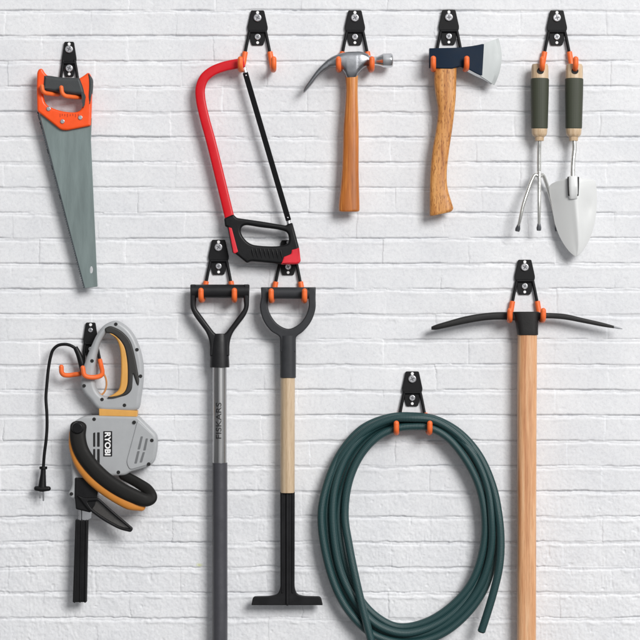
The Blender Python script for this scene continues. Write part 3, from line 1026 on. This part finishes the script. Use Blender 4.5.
t = Thing('hand_cultivator', 'three pronged garden cultivator with olive sleeve and chrome tines', 'cultivator', 539.5, 120, 15)
hand_grip(t, 539.9, 539.4, 0)
t.part('shaft', tube_geo(spline([(539.3, 138, 15), (539, 160, 15), (539, 178, 15)], 4), 2.2, 16), 'chrome')
def tine(pts, tipw):
    a = t.part('tine', tube_geo(spline(pts, 6), [1.9] * 4 + [1.7, 1.5], 14), 'chrome')
    q = pts[-1]
    p = pts[-2]
    u = np.array(q, float) - np.array(p, float)
    u /= np.linalg.norm(u)
    e = np.array(q) + u * 5.5
    t.part('tine_tip', tube_geo([np.array(q) - u * 3, np.array(q), np.array(q) + u * 3, e], [(1.3, 1.4), (1.8, 1.5), (tipw, 1.0), (tipw * 0.85, 0.4)], 14), 'forged', a)
tine([(538.6, 176.5, 15.4), (535.2, 174.9, 15.6), (531.4, 181, 16.6), (527.6, 191, 18), (522.6, 206, 20), (519.8, 219, 20.5), (518.2, 226, 19)], 2.6)
tine([(539.2, 172, 16), (539, 190, 17.5), (538.8, 208, 19), (538.7, 225, 18)], 2.5)
tine([(539.6, 176.5, 14.2), (542.8, 174.9, 12.4), (546.2, 181, 9), (549.6, 191, 6), (554, 206, 4), (556.5, 219, 3.6), (557.5, 225, 3.4)], 2.6)

t = Thing('garden_trowel', 'garden trowel with bright pointed steel blade and olive handle sleeve', 'trowel', 574, 130, 15)
hand_grip(t, 574.3, 573.6, 0)
t.part('shank', tube_geo(spline([(573.6, 138, 15), (574.4, 148, 15.8), (573.2, 158, 17.6), (572.4, 170, 19), (572.6, 184, 20), (572.8, 194, 20)], 6), [2.5, 2.4, 2.3, 2.3, 2.6, 2.8], 16), 'chrome')
def trowel_blade():
    left = spline([(566, 178.6), (556, 181.6), (550.2, 185.4), (550, 194), (552.4, 206), (555.4, 224), (561, 239), (568, 250), (573, 255), (576, 256.6)], 6)
    right = spline([(580, 178), (588, 178.8), (595.2, 180.8), (597, 188), (597, 209), (593.8, 228), (588.4, 242), (582.6, 251), (578.8, 255), (576, 256.6)], 6)
    n, m = len(left), 33
    mid = spline([(573, 177.8), (573.4, 180), (574, 186), (575, 196), (576, 208), (577.6, 225), (578.4, 239), (578, 249), (577, 254.6), (576, 256.6)], 6)
    A = []
    for i in range(n):
        v = i / (n - 1)
        for j in range(m):
            u = j / (m - 1) * 2 - 1
            if u < 0:
                p = mid[i] * (1 + u) + left[i] * (-u)
            else:
                p = mid[i] * (1 - u) + right[i] * u
            wdt = np.linalg.norm(right[i] - left[i]) / 46
            d = 20.5 - 8.5 * (abs(u) ** 1.7) * min(1, wdt) ** 1.2 - 3 * v
            d += 0.7 * math.exp(-(u / 0.16) ** 2) * min(1, wdt * 2)
            # shallow pressed dish right of the socket
            d -= 1.5 * math.exp(-(((p[0] - 588) / 5.5) ** 2 + ((p[1] - 208) / 12) ** 2))
            A.append((p[0], p[1], d))
    nv = len(A)
    B = [(x, y, d - 1.0) for x, y, d in A]
    F = []
    for i in range(n - 1):
        for j in range(m - 1):
            q = [i * m + j, i * m + j + 1, (i + 1) * m + j + 1, (i + 1) * m + j]
            F.append(q[::-1])
            F.append([k + nv for k in q])
    rim = [j for j in range(m)] + [i * m + m - 1 for i in range(1, n)] + [(n - 1) * m + j for j in range(m - 2, -1, -1)] + [i * m for i in range(n - 2, 0, -1)]
    for k in range(len(rim)):
        a, b = rim[k], rim[(k + 1) % len(rim)]
        F.append([a, b, b + nv, a + nv])
    return A + B, F, None
bl = t.part('blade', trowel_blade(), 'trowel')
t.part('socket', tube_geo([(572.4, 177, 20.4), (572.6, 186, 20.8), (572.8, 194, 20.8), (573, 198.5, 20.2)], [(5, 3.4), (5, 3.4), (4.6, 3.2), (4.2, 1.6)], 22, 3.4, ('flat', 'soft')), 'trowel', bl)
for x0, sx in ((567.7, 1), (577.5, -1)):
    t.part('socket_edge_shade', tube_geo([(x0, 178, 22.2), (x0 + 0.1 * sx, 186, 22.4), (x0 + 0.5 * sx, 195.4, 22)], 0.95, 10), 'hole', bl)  # dark strips put in for the shaded edges of the bright socket

# ------------------------------------------------------------------ spade
t = Thing('spade', 'long spade shaft with black Y shaped handle, silver tube and grey lower sleeve', 'spade', 219.5, 420, 15)
g1 = tube_geo([(191.5, 291.3, 15), (248.6, 291.3, 15)], 6.8, 28, 2.2, ('flat', 'flat'))
hd = t.part('handle', plate_geo(
    rounded([(190.4, 284.4, 1.5), (196, 284.4, 1), (196.2, 300, 1), (195.6, 307.6, 4), (214.6, 333.2, 4), (220, 335.4, 5), (225.6, 333.2, 4), (244.4, 308, 4), (243.6, 300, 1), (243.8, 284.4, 1), (249.6, 284.4, 1.5),
             (248.8, 308, 6), (245.6, 315.8, 5), (232.4, 333, 6), (229.4, 343, 6), (229.4, 356), (210, 356), (210, 343, 6), (207, 333, 6), (194.2, 316, 5), (190.4, 308, 6)], 1, 5), [], 9.4, 20.6, 2.2, 5), 'spadeblack')
t.part('grip', g1, 'spadeblack', hd)
t.part('socket', tube_geo(spline([(219.6, 334, 15), (219.6, 342, 15), (219.6, 352, 15), (219.6, 362, 15), (219.6, 367, 15)], 4), [(8, 6.4), (8.6, 7.4), (9.2, 8.2), (9.7, 8.6), (9.8, 8.7)], 28, 2.2, ('flat', 'flat')), 'spadeblack', hd)
sh = t.part('shaft', tube_geo([(219.5, 362, 15), (219.6, 400, 15), (219.6, 463.5, 15)], 7.1, 40, 2, ('flat', 'flat')), 'alu')
t.part('lettering', text_geo('FISKARS', 218.9, 420.4, 36, 5.6, 1, lambda x, y: 15 + math.sqrt(7.1**2 - (x - 219.6) ** 2) - 0.05, 0.35, 0.005, 0.0), 'ink', sh)
t.part('lower_sleeve', tube_geo([(219.7, 463, 15), (219.8, 560, 15), (219.9, 700, 15)], 7.7, 36, 2, ('flat', 'round')), 'sleeve')

# ------------------------------------------------------------------ edger
t = Thing('lawn_edger', 'lawn edger with rounded D handle, beige wood shaft and black T foot', 'edger', 288, 440, 15)
D_out = spline([(261.4, 297), (260, 307), (263.2, 320), (271, 331), (279.6, 337), (280.4, 345), (280.4, 352)], 5).tolist()
D_r = spline([(295.6, 352), (295.6, 345), (296.4, 337), (303, 331.6), (310.8, 322), (315.4, 309.4), (315.6, 297)], 5).tolist()
D_in = spline([(308.4, 299), (308.6, 306), (306, 315), (299.4, 323.8), (288.4, 328.8), (277.4, 323.8), (270.4, 314.4), (267.8, 306), (268, 299)], 5).tolist()
Dpoly = [(261, 287.4)] + D_out + D_r + [(315.8, 287.4), (308.2, 287.4)] + D_in + [(268.2, 287.4)]
hd = t.part('handle', plate_geo(np.array(Dpoly), [], 9.2, 20.8, 1.6, 5), 'graphite')
t.part('grip', tube_geo([(262, 293, 15), (315, 293, 15)], 5.8, 26, 2.2, ('flat', 'flat')), 'graphite', hd)
t.part('socket', tube_geo([(288, 336, 15), (288, 350, 15), (288, 377.4, 15)], [(7.9, 7.4), (8.0, 7.9), (7.9, 7.9)], 26, 2.4, ('flat', 'flat')), 'graphite', hd)
t.part('shaft', tube_geo([(287.8, 372, 15), (287.6, 430, 15), (287.5, 492.4, 15)], 7.2, 32, 2.1, ('flat', 'flat')), 'wood_beige')
ft = t.part('foot', plate_geo(rounded([(280.2, 491.6), (294.8, 491.6), (294.6, 588, 5), (297, 594.4, 6), (304, 596, 3), (320.8, 596.4, 3), (322.8, 605, 1), (251.4, 605, 1), (253, 596.4, 3), (270, 596, 3), (277.6, 594.4, 6), (280.4, 588, 5)], 0.8, 5), [], 11, 18, 0.9, 3), 'ironblack')
t.part('ridge', merge(tube_geo([(287.3, 493, 17.4), (287.3, 603, 17.4)], (2.0, 2.4), 14, 2.2) if False else tube_geo([(287.3, 493, 17.6), (287.3, 603.6, 17.6)], [(1.9, 2.0)] * 2, 14, 2.4),
                       tube_geo([(282.2, 492.6, 17.8), (282.2, 592, 17.8)], 1.1, 10), tube_geo([(292.6, 492.6, 17.8), (292.6, 592, 17.8)], 1.1, 10)), 'ironblack', ft)

# ------------------------------------------------------------------ pickaxe
t = Thing('pickaxe', 'pickaxe with long black curved head and pale pinkish wood handle', 'pickaxe', 526, 420, 15)
lf = spline([(431.4, 326.8, 329.4, 5.0), (436, 324.8, 329.6, 5.8), (447, 321.5, 327.4, 6), (464, 316.8, 323.8, 5.6), (480, 313.9, 320.9, 5), (494, 312.5, 319.5, 4.6), (508, 312.2, 319.6, 4.8), (516, 312.2, 320.5, 6.4), (520, 312.0, 322, 7.6)], 5)
rt = spline([(534, 312, 322, 7.6), (538, 312.4, 319.4, 6), (546, 313, 318.2, 4.4), (564, 314.1, 319.2, 4), (585, 318.8, 323, 3.4), (604, 323.2, 326.6, 2.6), (614, 326, 328.0, 1.8)], 5)
rows = [(r[0], r[1] - 0.25, r[2] + 0.35, r[3], 15, 3.8) for r in list(lf) + list(rt)]
h = t.part('head', rings_geo(slices(rows, 24)), 'pickblack')
t.part('socket', rings_geo([[(525.8 + c + u, y, 15 + v) for u, v in sect(a, b, 32, 3.6)] for y, c, a, b in
       [(312.3, 0.2, 11.6, 8.4), (311.7, 0.2, 12.4, 9.2), (312.4, 0.2, 13, 9.8), (317, 0.6, 12.4, 9.8), (323, 1.1, 11.2, 9.6), (330, 1.6, 10.5, 9.4), (334.4, 1.9, 10.3, 9.2), (335.0, 1.9, 10.0, 8.9)]]), 'pickblack', h)
t.part('worn_tip', rings_geo(slices(dense([(613.6, 325.9, 328.1, 1.85, 15, 3.4), (618, 327, 328.8, 1.3, 15, 3), (622.4, 328.5, 329.2, 0.5, 15, 2.4)], 4), 24)), 'bitshade', h, label='bare steel point of the head')
t.part('handle', tube_geo([(527.4, 330, 15), (526.9, 400, 15), (526.6, 520, 15), (526.4, 700, 15)], [(9.7, 8.2), (9.7, 8.2), (9.5, 8), (9.5, 8)], 36, 3.0, ('flat', 'round')), 'wood_pick')

# ------------------------------------------------------------------ garden hose
t = Thing('garden_hose', 'dark green braided garden hose coiled in a tall oval', 'garden hose', 411, 530, 14)
inner = [(344.8, 515), (348.6, 482), (360.6, 455), (378, 437), (396, 428.2), (412, 426.2), (429, 427.4), (446, 436.6), (464, 457), (478.2, 486), (484.2, 520),
         (481.4, 552), (470, 583), (450, 607.5), (424, 623), (398, 627), (377, 616.5), (360.4, 594), (349, 560)]
outer = [(321.2, 517), (326.8, 482), (341.6, 451), (363.6, 428.6), (390, 417.8), (412, 416.4), (434, 419), (458, 432), (478, 454.5), (491.4, 485), (497, 517),
         (496.5, 552), (486.5, 587), (468, 615), (441, 636), (409, 642.8), (375, 635), (350, 612), (331, 576)]
# per turn: how far out, and how far off the wall, at the left, top, right and bottom of the coil
turns = [((0.0, 19), (0.0, 18.3), (0.05, 18), (0.0, 12)), ((0.27, 13), (0.05, 10.4), (0.33, 10.3), (0.36, 17.8)), ((0.52, 19.4), (0.76, 14.8), (0.56, 22.3), (0.62, 12)),
         ((0.76, 13), (0.86, 22.2), (0.8, 15.2), (0.98, 17.6)), ((1.0, 18.4), (1.0, 7.8), (1.1, 24.6), (1.0, 20))]
pts = [(375.5, 656, 24.5), (369, 632, 25.5), (362, 605, 25.5), (355, 575, 24), (349, 545, 21.5)]
hr = random.Random(11)
for k, tn in enumerate(turns):
    nxt = turns[k + 1][0] if k + 1 < len(turns) else tn[0]
    anchors = [0, 5, 10, 15, 19]
    fs = [q[0] for q in tn] + [nxt[0]]
    ds = [q[1] for q in tn] + [nxt[1]]
    for i in range(19):
        if k == 4 and i > 10:
            break
        f = float(np.interp(i, anchors, fs)) + (hr.uniform(-0.045, 0.045) if i % 5 else 0)
        d = float(np.interp(i, anchors, ds))
        p, q = inner[i], outer[i]
        pts.append((p[0] + (q[0] - p[0]) * f, p[1] + (q[1] - p[1]) * f, d))
pts += [(500.0, 544, 25.6), (498.2, 567, 26.4), (493, 590, 26), (486.6, 612, 25), (480.8, 630.2, 24)]
geo = tube_geo(spline(pts, 10), 3.95, 20, 2, ('flat', 'flat'), True)
t.part('hose', geo, 'hose')
e1, e0 = np.array(pts[-1]), np.array(pts[-2])
u = (e1 - e0) / np.linalg.norm(e1 - e0)
t.part('cut_end', tube_geo([e1 - u * 0.6, e1 + u * 0.9], 3.0, 16, 2, ('flat', 'flat'), True), 'hole')
# root is the coil, hose its only strand

# ------------------------------------------------------------------ hedge trimmer
t = Thing('hedge_trimmer', 'grey electric hedge trimmer with amber trim, black guard and sheathed blade', 'hedge trimmer', 112, 430, 16)
body_o = rounded([(85, 415.6, 4), (98.6, 415, 1), (138.6, 416, 2), (157.4, 435, 4), (157.6, 447, 6), (155, 461, 5), (149.4, 466.4, 4), (130.6, 471.8, 4), (126, 475, 3), (116, 475.4, 3), (106, 476, 3), (100, 486, 3),
                  (97, 500, 3), (92, 511, 2), (77, 508.4, 2), (74.6, 498.4, 2), (70.4, 497.4, 3), (68.4, 493, 3), (71.4, 488.6, 2), (72.6, 484, 3), (71.6, 462, 6), (71, 436, 6), (74, 421, 5)], 2, 5)
body = t.part('body', plate_geo(body_o, [], 4, 24, 2.8, 6), 'grey')
side = rounded([(138, 419.6, 3), (155.4, 436, 4), (155.8, 447, 6), (153.4, 459.4, 4), (148.4, 464.4, 4), (130.2, 469.6, 3), (126.6, 462, 5), (131, 446, 10)], 2, 5)
t.part('side_cover', plate_geo(side, [], 22, 25.0, 1.0, 3), 'grey', body)
loop_o = spline([(105, 324.8), (116, 320.6), (124.4, 324.4), (132.6, 332.6), (138.8, 345), (143, 361), (143.6, 378), (141.4, 396), (138, 409.4), (119, 411), (99, 409.4), (90.4, 400), (83.4, 391.8), (80.8, 382), (82, 374), (85.6, 361), (91.6, 346), (98, 333)], 5, True)
loop_i = spline([(108, 332.6), (101.4, 340.6), (97.6, 352), (95.4, 366), (95, 380), (97.4, 389.6), (103, 395.4), (110, 396.2), (116, 393.6), (120.4, 388), (121.8, 377), (121, 350), (117.6, 339)], 5, True)
lp = t.part('rear_handle', plate_geo(loop_o, [loop_i], 7, 23, 4.2, 6), 'grey')
tr = [(108, 331.4), (113, 332.8), (120, 337.8), (125.6, 346), (128.6, 362), (128.8, 384), (125.6, 393.4), (115.2, 397), (108.6, 396.8), (113.4, 394.2), (119, 389.4), (121, 379), (120.6, 351), (117, 339.6), (111, 334)]
t.part('trigger', plate_geo(spline(tr, 4, True), [], 8.4, 23.4, 2.0, 4), 'amber', lp)
gp = rounded([(104.8, 328.6, 2), (110.6, 325.4, 3), (121.6, 330, 8), (131.2, 340, 8), (135.8, 357, 8), (139.9, 380.6, 3), (139, 385.6, 1), (137, 384, 1), (133.5, 373.6, 1), (132.6, 389.6, 5), (128, 394.8, 4), (117, 397.8, 4),
              (108, 397.4, 0.6), (116, 396.2, 4), (124.8, 393, 5), (128.2, 384, 5), (128.2, 362, 8), (125, 346.4, 8), (119.6, 338.6, 6), (112.4, 333.4, 4), (106.6, 333, 1)], 1, 5)
t.part('soft_grip', plate_geo(gp, [], 7.6, 24.4, 1.6, 4), 'warmblack', lp)
for x, y in ((116.4, 324.2), (137.4, 349.6), (141, 376), (125, 405), (102.6, 399.2), (84.8, 385.6), (92.6, 360.8)):
    t.part('screw', tube_geo([(x, y, 21.5), (x, y, 23.25)], 1.75, 16, 2, (None, 'flat'), True), 'hole', lp)
t.part('collar', plate_geo(rounded([(99.2, 408.4), (137.9, 410.4), (137.4, 416.8), (99.4, 416)], 0.8), [], 5.4, 23.2, 2.2, 4), 'amber')
for x, y in ((94.8, 418.9), (134.8, 422), (152.4, 440), (149.3, 463.6), (119, 471.8), (72.2, 493.4)):
    t.part('screw', tube_geo([(x, y, 22.6), (x, y, 25.2 if x > 130 else 24.15)], 1.8, 16, 2, (None, 'flat'), True), 'hole', body)
def vent(quads, mat):
    g = [plate_geo(rounded(q, 0.6, 3), [], 23.4, 25.25 if q[0][0] > 120 else 24.2, 0.05, 0) for q in quads]
    t.part('vents', merge(*g), mat, body)
vent([[(93.8, 432.6), (96, 432), (96, 446.4), (93.8, 446.4)], [(97.8, 432), (100.4, 432), (100.4, 446.4), (97.8, 446.4)],
      [(93.8, 448.6), (96, 448.6), (96, 460), (93.8, 458)], [(97.8, 448.6), (100.4, 448.6), (100.4, 463.5), (97.8, 461.5)]], 'hole')
vent([[(141.4, 436), (143.6, 436), (140.6, 449), (138.2, 449)], [(146.4, 438), (148.6, 438), (146.2, 450), (143.8, 450)],
      [(138, 450.6), (140.4, 450.6), (137.4, 463), (135, 463)], [(143.4, 451.6), (145.6, 451.6), (142.6, 462), (140.2, 462)]], 'greyshade')
br = t.part('badge', plate_geo(rounded([(104, 430.8), (112.8, 430.8), (112.8, 456), (104, 456)], 0.5), [], 23.2, 24.5, 0.1, 1), 'blackplastic', body)
t.part('lettering', text_geo('RYOBI', 108.4, 443.4, 23, 6.0, 3, lambda x, y: 24.5, 0.2, 0.035), 'white', br)
# front guard handle: a thick arm that loops back
arm = spline([(79.4, 426, 27), (79, 436, 28.5), (82.2, 449, 30), (90.6, 462.4, 31.5), (103.4, 475.6, 33), (118.6, 486.6, 34), (134, 494.4, 34), (147, 499, 32.5), (152, 496.8, 29), (148.4, 489.6, 24.5), (138, 482.6, 21), (124, 475.4, 17)], 8)
gd = t.part('front_handle', tube_geo(arm, [(8.2, 5.6), (8.0, 5.6), (7.7, 5.6), (7.6, 5.6), (7.6, 5.6), (7.5, 5.6), (7.2, 5.6), (6.6, 5.6), (6, 5.4), (5.6, 5), (5.2, 5), (5, 5)], 24, 2.9), 'gripblack')
t.part('pivot_cap', tube_geo([(79.2, 427.4, 32.2), (79.2, 427.4, 33.6)], [6.2, 5.8], 24, 2, (None, 'soft'), True), 'blackplastic', gd)
t.part('amber_strip', tube_geo(spline([(73.2, 433, 24), (74, 446, 25.5), (80, 461, 27), (89.6, 473.6, 28.5), (102, 484.4, 30), (117, 494.6, 31), (131, 502.4, 31), (142, 505.6, 30)], 8),
       [(3.4, 5), (4.2, 5.4), (5.6, 5.6), (6.6, 5.8), (7, 5.8), (7, 5.6), (6.6, 5.4), (4.6, 4.6)], 22, 2.4), 'amberdark', gd)
t.part('tan_loop', tube_geo(spline([(103.4, 373, 16), (106, 379, 16), (106.4, 386, 16.4), (104.4, 392, 17), (101.4, 394.6, 18), (98.4, 392.6, 19)], 6), 0.9, 10), 'tan')  # thin tan tube curving down inside the rear handle
# black gear cover, smoked hand shield
t.part('gear_cover', plate_geo(rounded([(75.8, 477), (85, 477.6), (98.8, 490, 2), (96.6, 504, 2), (91, 512), (76.6, 508.6), (75.4, 497)], 1.2), [], 10, 26, 1.6, 4), 'blackplastic', body)
sh_o = rounded([(78, 494, 2), (84, 497, 3), (99, 497, 2), (116.6, 513, 8), (134, 527.6, 2.5), (132, 531.4, 2.5), (121, 529, 6), (104, 520, 10), (88.6, 508.4, 8)], 1, 5)
sh_i = rounded([(88, 500.6, 2), (98.6, 499.8, 2), (115.6, 515.4, 8), (130.6, 527.8, 1.5), (121.6, 526.2, 6), (105.6, 517.6, 10), (92, 507.4, 6)], 1, 5)
hs = t.part('hand_shield', plate_geo(sh_o, [sh_i], 22, 28.6, 0.9, 3), 'blackplastic')
t.part('smoked_panel', plate_geo(sh_i, [], 24.6, 25.6, 0.2, 1), 'smoke', hs)
t.part('blade_neck', merge(plate_geo(rounded([(82, 509.6), (92.4, 510.6), (91.6, 518), (86, 521), (82, 520)], 0.6), [], 14, 18, 0.5, 2), tube_geo([(80.6, 508, 16.6), (80, 522, 16.6)], 1.5, 12)), 'polished')
st = t.part('blade_sheath', plate_geo(rounded([(75.6, 519.6), (88.4, 520.2), (87, 601.8), (73, 602)], 0.7), [], 12, 20, 0.8, 3), 'blackplastic')
t.part('sheath_ribs', merge(tube_geo([(81.6, 520.6, 20), (80.4, 601.4, 20)], 0.9, 10), tube_geo([(86.6, 521, 19.7), (85.4, 601.2, 19.7)], 1.2, 10), tube_geo([(77, 520.4, 19.7), (74.8, 601.4, 19.7)], 1.1, 10)), 'blackplastic', st)
# flex and plug
t.part('power_cord', tube_geo(spline([(78, 352, 14), (74, 347.6, 14), (69, 345, 14), (63.8, 344.3, 14), (57.6, 345.6, 14), (52.8, 350, 14), (50.2, 357.6, 14), (48.2, 369, 14), (46.6, 385, 14), (45.7, 398, 14), (46.6, 413, 14), (46.8, 426, 14), (46, 439, 14), (44, 455, 13.5), (43, 468, 13)], 8), 1.6, 14, 2, ('round', 'round')), 'blackplastic')
t.part('strain_relief', tube_geo(spline([(75.2, 347.6, 14), (78.4, 354, 14), (81, 362, 14), (83.4, 371, 13)], 6), [2.4, 2.9, 3.3, 3.6], 18, 2.4, ('flat', 'flat')), 'blackplastic')
pg = t.part('plug', merge(tube_geo([(43, 467, 13), (43, 469, 13)], [(4.0, 3.6)] * 2, 18, 2, ('flat', 'flat')),
      tube_geo(spline([(43, 468, 13), (42.8, 474, 13), (42.2, 482, 13), (41.8, 488, 13)], 5), [(2.5, 2.4), (2.7, 2.6), (3.6, 3.2), (4.2, 3.6)], 18, 2.2),
      tube_geo([(36, 488.6, 13), (41.8, 489.2, 13), (48.2, 488.8, 13)], [(2.4, 3.4), (3.0, 3.8), (2.4, 3.4)], 20, 2.4)), 'blackplastic')
for x, l in ((39.7, 498), (43.1, 500.6)):
    t.part('pin', tube_geo([(x, 490, 13.4), (x, l, 13.4)], 0.8, 12), 'polished', pg)
